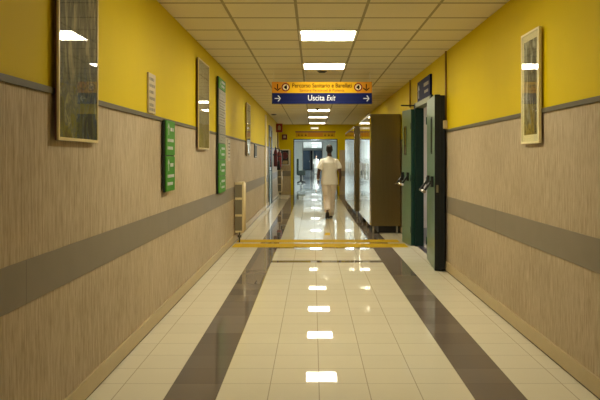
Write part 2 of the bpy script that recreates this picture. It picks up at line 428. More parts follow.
# far blue double door
d = BM(); box(d, -1.25, -.36, FY - .06, FY, .01, 2.38, 0, .01)
d4 = struct('door_4', d, M['blue_door'], label='blue door leaf at the far end of the lobby corridor, left of the dark gap')
part('handle', d4, M['chrome'], (-.46, -.42, FY - .12, FY - .06, .95, 1.15), bev=.005)
d = BM(); box(d, .06, 1.2, FY - .06, FY, .01, 2.38, 0, .01)
d5 = struct('door_5', d, M['blue_door'], label='blue door leaf at the far end of the lobby corridor, right of the dark gap')
part('handle', d5, M['chrome'], (.12, .16, FY - .12, FY - .06, .95, 1.15), bev=.005)
bm = BM(); box(bm, -.33, -.05, FY - .05, FY, .01, 2.38, 0); struct('door_6', bm, M['black_edge'], label='dark opening between the two far blue doors')
bm = BM(); box(bm, -.05, .05, FY - .09, FY, 0, 2.42, 0, .01); struct('trim_10', bm, M['white'])

# side room behind the right double doorway
bm = BM(); box(bm, XR + .0, 4.2, 8.4, 13.6, -.1, -.001); struct('floor_3', bm, M['mat_floor'], label='dark floor inside the side doorway')
bm = BM(); box(bm, XR + .1, 4.2, 13.5, 13.6, 0, H); box(bm, XR + .1, 4.2, 8.4, 8.5, 0, H); box(bm, 4.1, 4.2, 8.5, 13.5, 0, H)
struct('wall_side_room', bm, M['room_wall'])
bm = BM(); box(bm, XR + .1, 4.2, 8.4, 13.6, H, H + .1); struct('ceiling_3', bm, M['room_wall'])
bm = BM(); box(bm, XR, XR + .1, DR0, DR1, -.001, .006, 0, 0); struct('trim_11', bm, M['mat_floor'], label='dark threshold of the green double doorway')

# ------------------------------------------------------------------ green double doors and frame
bm = BM()
box(bm, XR - .03, XR + .10, DR1 - .05, DR1 + .07, 0, DRH + .07, 1, .004)
box(bm, XR - .03, XR + .10, DR0 - .07, DR0 + .05, 0, DRH + .07, 1, .004)
box(bm, XR - .03, XR + .10, DR0 + .05, DR1 - .05, DRH - .01, DRH + .07, 0, .004)
struct('trim_12', bm, [M['frame_green'], M['jamb']], label='green metal frame of the double doorway')

def leaf(name, hinge, ang, L, label, slit, bar_span, side):
    """door leaf in local coords: hinge axis at the origin, leaf along +x, corridor face towards local -y*side"""
    T = .066
    bm = BM(); box(bm, 0, L, -T / 2, T / 2, .008, 2.11, 0, .004)
    for f in bm.faces:
        f.normal_update()
        if abs(f.normal.x) > .5: f.material_index = 2 if side == 1 else 1
        elif f.normal.y * side > .5: f.material_index = 2
    o = struct(name, bm, [M['green_door'], M['green_edge'], M['black_edge']], (hinge[0], hinge[1], 0), label)
    o.rotation_euler = (0, 0, ang)
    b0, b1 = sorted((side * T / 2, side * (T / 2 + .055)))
    if side == 1: part('gap_shade_strip', o, M['black_edge'], (L - .09, L - .002, b0, b1, .02, 2.10))  # black strip stands in for the shaded gap between leaf and wall
    f = -side * T / 2
    g = -side
    def yb(a, b): return (min(f + g * a, f + g * b), max(f + g * a, f + g * b))
    y0, y1 = yb(-.001, .004)
    w = part('window_slit', o, [M['glass_dark'], M['black']], (slit - .045, slit + .045, y0, y1, 1.42, 1.84, 0))
    y0, y1 = yb(-.001, .008)
    part('window_bead', o, M['black'], (slit - .06, slit - .045, y0, y1, 1.40, 1.86), (slit + .045, slit + .06, y0, y1, 1.40, 1.86),
         (slit - .045, slit + .045, y0, y1, 1.40, 1.42), (slit - .045, slit + .045, y0, y1, 1.84, 1.86))
    pb = bpy.data.objects.new('panic_bar', None); COL.objects.link(pb); pb.parent = o
    a, b = bar_span
    for xx in (a, b):
        bm = BM()
        y0, y1 = yb(0, .035); box(bm, xx - .025, xx + .025, y0, y1, 1.0, 1.13, 0, .006)
        prism(bm, [(f + g * .02, 1.10), (f + g * .02, 1.06), (f + g * .105, .935), (f + g * .125, .955)], xx - .016, xx + .016, 'x')
        mk('bar_arm', bm, M['black'], pb)
    bm = BM(); tube(bm, [(a - .05, f + g * .112, .945), (b + .05, f + g * .112, .945)], .019, 12); mk('push_bar', bm, M['chrome'], pb)
    y0, y1 = yb(0, .004)
    part('lock_plate', o, M['brass'], (L - .001, L + .003, -.012, .012, .94, 1.03))
    for z in (.25, 1.05, 1.85):
        bm = BM(); tube(bm, [(-.008, g * .035, z - .05), (-.008, g * .035, z + .05)], .011, 10); mk('hinge', bm, M['green_edge'], o)
    return o
# near leaf runs from its hinge towards the camera, its free edge standing off the wall
hx, hy, fx, fy = 1.555, 9.27, 1.482, 8.27
L1 = math.hypot(fx - hx, fy - hy)
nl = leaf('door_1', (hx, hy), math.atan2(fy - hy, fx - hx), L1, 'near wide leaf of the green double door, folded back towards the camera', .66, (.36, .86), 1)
hx, hy, fx, fy = 1.545, 10.72, 1.47, 11.2
L2 = math.hypot(fx - hx, fy - hy)
fl = leaf('door_2', (hx, hy), math.atan2(fy - hy, fx - hx), L2, 'far narrow leaf of the green double door, folded back beside the steel cabinet', .30, (.12, .40), -1)
part('closer_arm', fl, M['black'], (0, .02, -.04, .19, 2.155, 2.175), (-.01, .03, -.05, -.02, 2.10, 2.18))

# left teal door
bm = BM(); box(bm, XL - .05, XL + .012, DL0 + .06, DL1 - .06, .01, DLH - .06, 0, .004)
d3 = struct('door_3', bm, M['teal'], label='dark teal door in the left wall before the fire extinguishers')
part('glazing', d3, M['glass_dark'], (XL + .01, XL + .016, DL0 + .25, DL1 - .25, 1.1, 2.0))
bm = BM(); tube(bm, [(XL + .01, DL0 + .14, 1.0), (XL + .06, DL0 + .14, 1.0), (XL + .06, DL0 + .26, 1.0)], .011); mk('door_handle', bm, M['black'], d3)
bm = BM()
box(bm, XL - .06, XL + .03, DL0 - .08, DL0 + .06, 0, DLH + .06, 0, .004); box(bm, XL - .06, XL + .03, DL1 - .06, DL1 + .08, 0, DLH + .06, 0, .004)
box(bm, XL - .06, XL + .03, DL0 + .06, DL1 - .06, DLH - .06, DLH + .06, 0, .004)
struct('trim_13', bm, M['green_edge'])
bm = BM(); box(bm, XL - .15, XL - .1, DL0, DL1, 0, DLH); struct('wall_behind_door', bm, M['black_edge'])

# ------------------------------------------------------------------ ceiling lights
def ceiling_light(x0, y0, lamp, label, group):
    t = thing('ceiling_light', (x0 + .3, y0 + .3, H), label, 'light', group)
    part('frame', t, M['white'], (-.3, .3, -.3, -.275, -.008, 0), (-.3, .3, .275, .3, -.008, 0), (-.3, -.275, -.275, .275, -.008, 0), (.275, .3, -.275, .275, -.008, 0))
    part('diffuser', t, lamp, (-.275, .275, -.275, .275, -.006, 0))
    return t
cl = [('square ceiling light nearest the camera, topmost in view', 6.94), ('square ceiling light second from the camera, just before the smoke detector', 9.34),
      ('square ceiling light hidden right behind the hanging blue and orange sign', 12.34), ('square ceiling light above the walking person, behind the hanging sign', 15.34),
      ('square ceiling light seen just under the hanging sign with a detector before it', 18.04), ('square ceiling light second below the hanging sign', 21.04),
      ('square ceiling light closest to the far doorway', 24.64)]
for lab, y in cl: ceiling_light(-.145, y, M['lamp_far'] if y > 20 else M['lamp'], lab, 'square ceiling lights along the corridor')
for y, lab in ((-1.46, 'square ceiling light well behind the camera'), (4.54, 'square ceiling light overhead, just above the top of the frame')): ceiling_light(-.145, y, M['lamp'], lab, 'square ceiling lights along the corridor')
for w, y in zip(('nearest', 'second', 'third', 'fourth', 'fifth', 'farthest'), (30.4, 38.2, 46, 56, 67, 78)):
    ceiling_light(-.145, y, M['lamp_cool'], w + ' of the cool white ceiling lights in the hall beyond the far doorway', 'cool ceiling lights of the far hall')
ceiling_light(2.6, 10.6, M['room_fill'], 'added unseen ceiling panel lighting the side room behind the green doors', 'added side room lighting')  # added out of view to brighten the side room wall

def detector(x, y, r, label, drop=.045):
    t = thing('smoke_detector', (x, y, H), label, 'smoke detector', 'smoke detectors on the ceiling')
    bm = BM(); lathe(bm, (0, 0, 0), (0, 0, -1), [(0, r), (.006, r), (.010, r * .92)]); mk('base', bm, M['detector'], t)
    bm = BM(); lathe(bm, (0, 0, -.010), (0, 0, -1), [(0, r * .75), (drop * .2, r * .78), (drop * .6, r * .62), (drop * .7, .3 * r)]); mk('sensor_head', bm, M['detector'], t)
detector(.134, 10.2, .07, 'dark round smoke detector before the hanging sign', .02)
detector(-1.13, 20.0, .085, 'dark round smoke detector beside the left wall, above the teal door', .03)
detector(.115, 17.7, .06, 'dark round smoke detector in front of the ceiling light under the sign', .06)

# ------------------------------------------------------------------ hanging direction sign
SY = 10.3
t = thing('hanging_sign', (.132, SY, 2.32), 'long orange and blue hanging sign reading Uscita Exit', 'sign')
hw = .742
part('blue_board', t, M['blue'], (-hw, hw, -.018, .018, -.163, -.002), bev=.002)['label'] = 'navy blue lower board'
part('orange_board', t, [M['amber'], M['orange']], (-hw + .225, hw - .225, -.018, .018, .0, .163), (-hw, -hw + .225, -.018, .018, 0, .163, 1), (hw - .225, hw, -.018, .018, 0, .163, 1))['label'] = 'orange upper board with darker ends'
for x in (-hw + .03, hw - .03, -.25):
    bm = BM(); tube(bm, [(x, 0, .163), (x, 0, H - 2.32)], .004, 6); mk('suspension_rod', bm, M['alu'], t)
def arrow_right(bm, cx, cz, s, y, sx=1):
    P = lambda a, b: (cx + sx * a * s, cz + b * s)
    prism(bm, [P(-.5, -.07), P(.25, -.07), P(.25, .07), P(-.5, .07)], y - .003, y)
    for q in (1, -1): prism(bm, [P(.02, .5 * q), P(.20, .5 * q), P(.55, 0), P(.36, -.0), ], y - .003, y)
def arrow_down(bm, cx, cz, s, y):
    P = lambda a, b: (cx + a * s, cz + b * s)
    prism(bm, [P(-.08, .5), P(.08, .5), P(.08, -.3), P(-.08, -.3)], y - .003, y)
    for q in (1, -1): prism(bm, [P(.5 * q, -.02), P(.5 * q, -.2), P(0, -.58), P(0, -.38)], y - .003, y)
yf = -.0185
for x in (-hw + .085, hw - .085):
    bm = BM(); arrow_right(bm, x, -.083, .085, yf); mk('white_arrow', bm, M['sign_white'], t)
for x in (-hw + .085, hw - .085):
    bm = BM(); arrow_down(bm, x, .083, .095, yf); mk('black_arrow', bm, M['ink'], t)
for x in (-hw + .205, hw - .205):
    bm = BM(); lathe(bm, (x, yf, .083), (0, -1, 0), [(0, .062), (.002, .062)], 28); o1 = mk('round_pictogram', bm, M['red_ink'], t)
    bm = BM(); lathe(bm, (x, yf - .002, .083), (0, -1, 0), [(0, .044), (.0015, .044)], 28); mk('white_disc', bm, M['plaque'], o1)
    bm = BM(); prism(bm, [(x - .032, .083), (x + .014, .121), (x + .024, .083), (x + .014, .045)], yf - .005, yf - .003); mk('black_figure', bm, M['ink'], o1)
text_mesh('lettering', 'Percorso Sanitario e Barellati', .088, M['brown_ink'], t, (.0, yf - .001, .106), .0012, 0, .88)
text_mesh('lettering', 'Sanitary Personnel & Patients', .055, M['red_ink'], t, (.0, yf - .001, .036), 0, 0, .66)
text_mesh('lettering', 'Uscita', .115, M['sign_white'], t, (-.085, yf - .001, -.078), .0006, 0, .245)
text_mesh('lettering', 'Exit', .115, M['sign_white'], t, (.13, yf - .001, -.078), 0, .25, .13)

# sign over the far doorway
t = thing('doorway_sign', (.09, YE - .0, 2.26), 'narrow orange and dark sign on the end wall above the far doorway', 'sign')
part('board', t, [M['amber'], M['dark_red']], (-.73, .73, -.04, 0, -.10, .07), (-.75, .75, -.05, 0, .07, .115, 1))
for x in (-.62, -.5, -.36, .36, .5, .62):
    bm = BM(); arrow_down(bm, x, -.015, .09, -.0405); mk('black_arrow', bm, M['ink'], t)
part('orange_field', t, M['orange'], (-.28, .28, -.043, -.04, -.085, .055))
t = thing('emergency_lamp', (.06, YE, 2.49), 'small pale emergency lamp on the end wall under the ceiling', 'light')
part('housing', t, M['white'], (-.15, .15, -.06, 0, -.04, .04), bev=.008)
part('lens', t, M['lamp_dim'], (-.13, .13, -.068, -.058, -.03, .02), bev=.003)

# ------------------------------------------------------------------ pictures on the walls  (local x = out of the wall)
def poster(x, side, y0, y1, z0, z1, artm, framem, label, fw=.016, mount=0, sidem=None, name='framed_poster'):
    w, h = (y1 - y0) / 2, (z1 - z0) / 2
    t = thing(name, (x, (y0 + y1) / 2, (z0 + z1) / 2), label, 'picture', 'framed posters on the corridor walls', 0 if side > 0 else PI)
    a = .016
    part('backing', t, sidem or M['wood_side'], (a, a + .010, -w, w, -h, h))
    f0, f1 = a + .010, a + .020
    part('frame', t, framem, (f0, f1, -w, -w + fw, -h, h), (f0, f1, w - fw, w, -h, h), (f0, f1, -w + fw, w - fw, -h, -h + fw), (f0, f1, -w + fw, w - fw, h - fw, h))
    iw, ih = w - fw, h - fw
    if mount:
        part('mount', t, M['mount'], (f0, f0 + .003, -iw, iw, -ih, ih))
        iw, ih = iw - mount, ih - mount
    part('print', t, artm, (f0 + .001, f0 + .005, -iw, iw, -ih, ih))
    part('glass', t, M['glass'], (f0 + .006, f0 + .008, -w + fw, w - fw, -h + fw, h - fw))
    return t
pA = poster(XL, 1, 3.36, 4.0, 1.432, 2.432, M['art_olive'], M['gold_frame'], 'large dark olive poster in a pale gold frame, nearest on the left wall')
pA.rotation_euler.z = .010
poster(XL, 1, 7.5, 8.26, 1.45, 2.44, M['art_grey'], M['gold_frame'], 'pale grey framed poster on the left wall before the tall green directory')
p3 = poster(XL, 1, 13.0, 13.72, 1.40, 2.40, M['art_grey'], M['gold_frame'], 'framed poster on the left wall beyond the tall green directory, farthest along')
poster(XR, -1, 4.81, 5.22, 1.452, 2.262, M['art_harbour'], M['cream_frame'], 'narrow picture with cream mount and frame on the right wall', .014, .05, M['cream_frame'])

# ------------------------------------------------------------------ left-wall signs
def bars(bm, y0, y1, z, h, x, n, mi=0):
    """a line of small raised marks, too small in the photograph to read"""
    y = y0
    while y < y1 - .01:
        l = min(random.uniform(.02, .07), y1 - y); box(bm, x, x + .002, y, y + l, z - h / 2, z + h / 2, mi); y += l + .014
def arrow_wall(bm, cy, cz, s, x, up=True):
    q = 1 if up else -1
    prism(bm, [(cy - .08 * s, cz - .5 * s * q), (cy + .08 * s, cz - .5 * s * q), (cy + .08 * s, cz + .2 * s * q), (cy - .08 * s, cz + .2 * s * q)], x, x + .002, 'x')
    prism(bm, [(cy - .4 * s, cz + .05 * s * q), (cy, cz + .5 * s * q), (cy + .4 * s, cz + .05 * s * q), (cy, cz + .22 * s * q)], x, x + .002, 'x')

t = thing('plaque_sign', (XL, 5.42, 1.85), 'small beige plaque on the yellow paint above the green sign', 'sign')
part('plate', t, M['plaque'], (0, .015, -.115, .115, -.155, .155), bev=.003)
bm = BM()
for i, z in enumerate((.11, .06, .01, -.04, -.09, -.125)): bars(bm, -.09, .07 + .02 * (i % 2), z, .022, .015, 3)
mk('lettering', bm, M['sign_grey'], t)

t = thing('direction_sign', (XL, 5.98, 1.366), 'green sign of two plates with white arrows, on the beige wallpaper', 'sign')
part('sign_backing', t, M['green_dk'], (.016, .035, -.19, .18, -.303, .303))
for z0, z1 in ((.006, .30), (-.30, -.004)):
    pl = part('plate', t, M['green'], (.035, .045, -.18, .18, z0, z1), bev=.002)
    bm = BM(); zc = (z0 + z1) / 2
    arrow_wall(bm, -.09, zc + .075, .10, .045); mk('white_arrow', bm, M['sign_white'], pl); bm = BM(); bars(bm, -.02, .12, zc + .075, .03, .045, 3)
    bars(bm, -.13, .13, zc - .02, .026, .045, 3); bars(bm, -.13, .08, zc - .085, .026, .045, 3)
    mk('white_lettering', bm, M['sign_white'], pl)

t = thing('directory_board', (XL, 9.42, 1.655), 'tall narrow directory board of green, white and grey plates on the left wall', 'sign')
part('sign_backing', t, M['green_dk'], (.016, .032, -.355, .34, -.77, .77))
zs = [(.62, .765, 'green'), (.47, .61, 'sign_grey'), (.36, .46, 'plate_pale'), (.25, .35, 'plate_pale'), (.14, .24, 'plate_pale'), (.02, .13, 'sign_grey'), (-.10, .01, 'sign_grey'),
      (-.32, -.11, 'green'), (-.54, -.33, 'green'), (-.765, -.55, 'green')]
for z0, z1, m in zs:
    pl = part('plate', t, M[m], (.032, .042, -.34, .34, z0, z1), bev=.002)
    bm = BM(); zc = (z0 + z1) / 2; hh = z1 - z0
    if m == 'green':
        arrow_wall(bm, -.2, zc + .0, hh * .34, .042, hh > .2); mk('white_arrow', bm, M['sign_white'], pl); bm = BM(); bars(bm, -.1, .25, zc + hh * .2, .03, .042, 3); bars(bm, -.1, .2, zc - hh * .18, .03, .042, 3)
    else:
        bars(bm, -.28, .27, zc + hh * .18, .022, .042, 3); bars(bm, -.28, .15, zc - hh * .2, .022, .042, 3)
    mk('lettering', bm, M['sign_grey'] if m == 'plate_pale' else (M['plate_pale'] if m == 'sign_grey' else M['sign_white']), pl)

t = thing('notice_sign', (XL, 10.42, 1.47), 'small white notice sheet on the left wall just past the tall directory', 'sheet')
part('sheet', t, M['paper_white'], (0.0, .012, -.12, .12, -.16, .16))
bm = BM()
for z in (.1, .05, 0, -.05, -.1): bars(bm, -.09, .09, z, .014, .012, 2)
mk('lettering', bm, M['rail'], t)
t = thing('wall_label', (XL, 13.35, 1.55), 'small white card fixed over the lower part of the farthest left poster', 'sheet')
part('card', t, M['paper_white'], (.056, .062, -.16, .16, -.07, .07)); part('card_holder', t, M['alu'], (0.0, .056, -.03, .03, -.10, -.145), (.05, .056, -.1, .1, -.145, -.07))
t = thing('plaque_sign', (XL, 15.2, 1.52), 'dark plaque on the beige wall between the far poster and the pale strip', 'sign')
part('plate', t, M['green_dk'], (0, .02, -.28, .28, -.15, .15), bev=.003)
part('border', t, M['alu'], (.018, .023, -.26, .26, .12, .13), (.018, .023, -.26, .26, -.13, -.12))

# ------------------------------------------------------------------ radiators (local x out of wall, y along it)
def radiator(y, label, n=7):
    t = thing('radiator', (XL, y, 0), label, 'radiator', 'cream column radiators on the left wall')
    proto = None
    for i in range(n):
        yy = i * .062
        if proto is None:
            bm = BM()
            tube(bm, [(.125, 0, .16), (.125, 0, .94)], .024, 12); tube(bm, [(.055, 0, .16), (.055, 0, .94)], .019, 12)
            for z in (.155, .43, .70, .945): tube(bm, [(.05, 0, z), (.13, 0, z)], .021, 10)
            proto = mk('section', bm, M['cream_metal'], t)
        else:
            c = proto.copy(); COL.objects.link(c); c.parent = t; c.location = (0, yy, 0)
    part('end_plate', t, M['cream_metal'], (.126, .152, -.034, -.022, .15, .97), bev=.004)
    part('end_shade_plate', t, M['sign_grey'], (.012, .125, -.030, -.022, .17, .95))  # grey plate stands in for the shaded wall between the columns
    for z in (.165, .43, .70, .945): part('cross_bar', t, M['cream_metal'], (.012, .124, -.036, -.024, z - .018, z + .018), bev=.003)
    bm = BM()
    for z in (.155, .945): tube(bm, [(.09, -.02, z), (.09, n * .062 - .04, z)], .022, 12)
    mk('header_pipe', bm, M['cream_metal'], t)
    bm = BM(); tube(bm, [(.09, -.02, .155), (.09, -.07, .155), (.09, -.07, 0.0)], .011); tube(bm, [(.06, -.07, .10), (.12, -.07, .10)], .022); mk('valve', bm, M['rail'], t)
    for yy in (.06, n * .062 - .12):
        for z in (.3, .85): part('wall_bracket', t, M['rail'], (.004, .05, yy - .01, yy + .01, z - .015, z + .015))
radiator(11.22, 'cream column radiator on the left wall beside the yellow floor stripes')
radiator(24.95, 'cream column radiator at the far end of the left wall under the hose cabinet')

# ------------------------------------------------------------------ fire equipment by the end wall
def extinguisher(y, z, label, dark):
    t = thing('fire_extinguisher', (XL + (.085 if dark else .13), y, z), label, 'fire extinguisher', 'fire extinguishers on the left wall')
    m = M['dark_red'] if dark else M['red']; r = .062 if dark else .085
    bm = BM(); lathe(bm, (0, 0, 0), (0, 0, 1), [(0, .03), (0, r * .9), (.02, r), (.42, r), (.48, r * .8), (.52, .035), (.54, .03)]); mk('cylinder', bm, m, t)
    bm = BM(); lathe(bm, (0, 0, .54), (0, 0, 1), [(0, .022), (.05, .022), (.055, .03), (.07, .03)])
    box(bm, -.012, .012, -.12, .03, .61, .625, 0, .003); box(bm, -.012, .012, -.13, .02, .645, .66, 0, .003); mk('valve_head', bm, M['black'], t)
    bm = BM(); tube(bm, [(.02, 0, .575), (.09, -.02, .58), (.115, -.04, .50), (.11, -.05, .30), (.105, -.05, .16)], .013)
    if dark: lathe(bm, (.105, -.05, .2), (0, 0, -1), [(0, .02), (.06, .035), (.30, .06), (.31, .05)])
    mk('hose', bm, M['black'], t)
    part('label_band', t, M['paper_white'], (r - .004, r + .002, -.045, .045, .16, .32))
    bm = BM(); q = -.083 if dark else -.128; box(bm, q, -r, -.05, .05, .35, .40); lathe(bm, (0, 0, .36), (0, 0, 1), [(0, r + .004), (.03, r + .004)]); mk('wall_bracket', bm, M['black'], t)
extinguisher(22.0, 1.10, 'dark fire extinguisher with long black horn on the left wall, nearer one', True)
extinguisher(23.5, 1.06, 'red fire extinguisher on the left wall below the red flag sign', False)
t = thing('fire_sign', (XL, 23.9, 2.41), 'red square flag sign standing out from the left wall under the ceiling', 'sign')
part('panel', t, M['red'], (.0, .22, -.015, .015, -.15, .15), bev=.003)
bm = BM(); prism(bm, [(.06, -.07), (.16, -.07), (.16, .05), (.11, .10), (.06, .05)], -.0185, -.015); mk('white_pictogram', bm, M['plaque'], t)
bm = BM(); tube(bm, [(.06, .03, -.15), (.06, .03, -.72)], .02, 10); mk('red_pipe', bm, M['dark_red'], t)
t = thing('alarm_box', (-1.06, YE, 2.16), 'small dark red alarm box on the yellow end wall, left of the doorway', 'alarm')
part('housing', t, M['dark_red'], (-.1, .1, -.06, 0, -.1, .1), bev=.008)
part('button_window', t, M['plaque'], (-.045, .045, -.066, -.058, -.04, .05), bev=.003)
t = thing('hose_cabinet', (-1.05, YE, 1.40), 'pale framed fire hose cabinet with dark glass on the end wall', 'cabinet')
part('case', t, M['alu'], (-.17, .17, -.02, 0, -.29, .29), (-.17, -.145, -.12, -.02, -.29, .29), (.145, .17, -.12, -.02, -.29, .29), (-.145, .145, -.12, -.02, .265, .29), (-.145, .145, -.12, -.02, -.29, -.265))
part('door_pane', t, M['glass'], (-.145, .145, -.115, -.110, -.265, .265))
part('back_lining', t, M['black'], (-.144, .144, -.024, -.0205, -.264, .264))
bm = BM(); lathe(bm, (0, -.03, .07), (0, -1, 0), [(0, .11), (.01, .13), (.02, .08), (.05, .08), (.06, .13), (.065, .11)], 24); mk('hose_reel', bm, M['dark_red'], t)
part('instruction_card', t, M['plaque'], (-.1, .1, -.03, -.0245, -.24, -.12))

# ------------------------------------------------------------------ right wall things
t = thing('door_sign', (XR, 9.88, 2.335), 'navy blue sign with white arrow on the wall above the green doors', 'sign', None, PI)
part('board', t, M['blue'], (0, .03, -.56, .56, -.15, .15), bev=.003)
bm = BM(); arrow_wall(bm, -.42, 0, .2, .03); mk('white_arrow', bm, M['sign_white'], t)
bm = BM(); bars(bm, .05, .45, .05, .05, .03, 4); bars(bm, .1, .42, -.05, .04, .03, 4); mk('lettering', bm, M['sign_grey'], t)
t = thing('cable_conduit', (XR, 8.30, 1.72), 'thin brown cable conduit down the yellow wall beside the near green door', 'conduit')
bm = BM(); tube(bm, [(-.012, 0, .06), (-.012, 0, H - 1.72)], .012); mk('pipe', bm, M['pipe'], t)
part('door_holder', t, M['plaque'], (-.05, 0, -.05, .05, -.02, .08), bev=.006)
t = thing('cable_conduit', (XR, 11.35, 2.18), 'thin brown cable conduit above the far green door leaf', 'conduit')
bm = BM(); tube(bm, [(-.012, 0, 0), (-.012, 0, H - 2.18)], .012); mk('pipe', bm, M['pipe'], t)

# ------------------------------------------------------------------ steel cabinets
def steel_cabinet(y0, y1, xf, z1, label):
    t = thing('steel_cabinet', (XR - .02, y0, 0), label, 'cabinet', 'stainless steel cabinets along the right wall')
    D = xf - (XR - .02); L = y1 - y0
    part('body', t, M['steel_side'], (D + .03, 0, 0, L, .13, z1 - .03), bev=.004)
    part('top_rim', t, M['steel_side'], (D + .005, 0, -.004, L + .0, z1 - .03, z1), bev=.003)
    half = L / 2
    for k in range(2):
        d = part('door', t, M['steel_front'], (D, D + .03, k * half + .006, (k + 1) * half - .006, .15, z1 - .04), bev=.003)
        yh = half - .05 if k == 0 else half + .05
        bm = BM(); tube(bm, [(D, yh, .95), (D - .03, yh, .95), (D - .03, yh, 1.25), (D, yh, 1.25)], .007, 8); mk('handle', bm, M['alu'], d)
    for fy in (.06, L - .06):
        for fx in (D + .07, -.06):
            bm = BM(); tube(bm, [(fx, fy, 0), (fx, fy, .13)], .018, 10); mk('foot', bm, M['alu'], t)
    part('kick_plate', t, M['black'], (D + .16, D + .175, .02, L - .02, .004, .13))
    part('underside_back', t, M['black'], (D + .175, -.01, .10, .115, .004, .13))
    return t
steel_cabinet(12.5, 13.92, 1.02, 2.15, 'nearest stainless steel cabinet, its brown side facing the camera')
steel_cabinet(13.94, 15.36, 1.02, 2.15, 'second stainless steel cabinet, directly behind the nearest one')
steel_cabinet(16.0, 18.2, .945, 2.10, 'third stainless steel cabinet, past the gap in the row')
steel_cabinet(18.22, 20.4, .945, 2.10, 'last stainless steel cabinet, closest to the far doorway')

# ------------------------------------------------------------------ floor stripes
bm = BM(); box(bm, -1.235, 1.40, 11.14, 11.53, 0, .0015); tag(mk('floor_stripe', bm, M['tape']), 'farther yellow stripe taped across the floor beside the radiator', 'floor marking', 'yellow stripes across the floor')
bm = BM(); box(bm, -1.235, 1.45, 10.52, 11.0, 0, .0015); tag(mk('floor_stripe', bm, M['tape']), 'nearer, broader yellow stripe taped across the floor', 'floor marking', 'yellow stripes across the floor')
bm = BM(); prism(bm, [(.20, 12.2), (.30, 12.2), (.31, 12.62), (.23, 12.62)], 0, .0015); 
for v in bm.verts: v.co = Vector((v.co.x, v.co.z, v.co.y))
tag(mk('floor_patch', bm, M['tape']), 'small yellow patch on the floor before the walking person', 'floor marking')  # thin yellow patch lying on the floor

# ------------------------------------------------------------------ people
def hand(bm, w, d, side, curl=.6):
    """palm, four fingers and a thumb hanging from wrist w along d"""
    d = Vector(d).normalized(); out = Vector((side, 0, 0)); fwd = Vector((0, 1, 0))
    fwd = (fwd - d * fwd.dot(d)).normalized(); nrm = d.cross(fwd) * (1)
    if nrm.x * side > 0: nrm = -nrm                      # palm normal towards the thigh
    w = Vector(w)
    loft(bm, [w - d * .02, w + d * .02, w + d * .055, w + d * .09], [(.026, .02), (.036, .018), (.042, .016), (.04, .013)], tuple(fwd), 12)
    for i, (off, L) in enumerate(((.030, .066), (.010, .074), (-.010, .068), (-.029, .052))):
        b = w + d * .078 + fwd * off; p = [b]
        ang = .15
        for s in (.45, .33, .22):
            dirv = d * math.cos(ang) + nrm * math.sin(ang); p.append(p[-1] + dirv * L * s * 1.15); ang += curl * .7
        loft(bm, p, [.0088, .0084, .0076, .006], tuple(fwd), 8)
    b = w + d * .025 + fwd * .03; q = (fwd * .75 + d * .75 + nrm * .25).normalized()
    loft(bm, [b, b + q * .035, b + q * .035 + (d * .8 + fwd * .35 + nrm * .35).normalized() * .034], [.013, .0105, .008], tuple(nrm), 8)
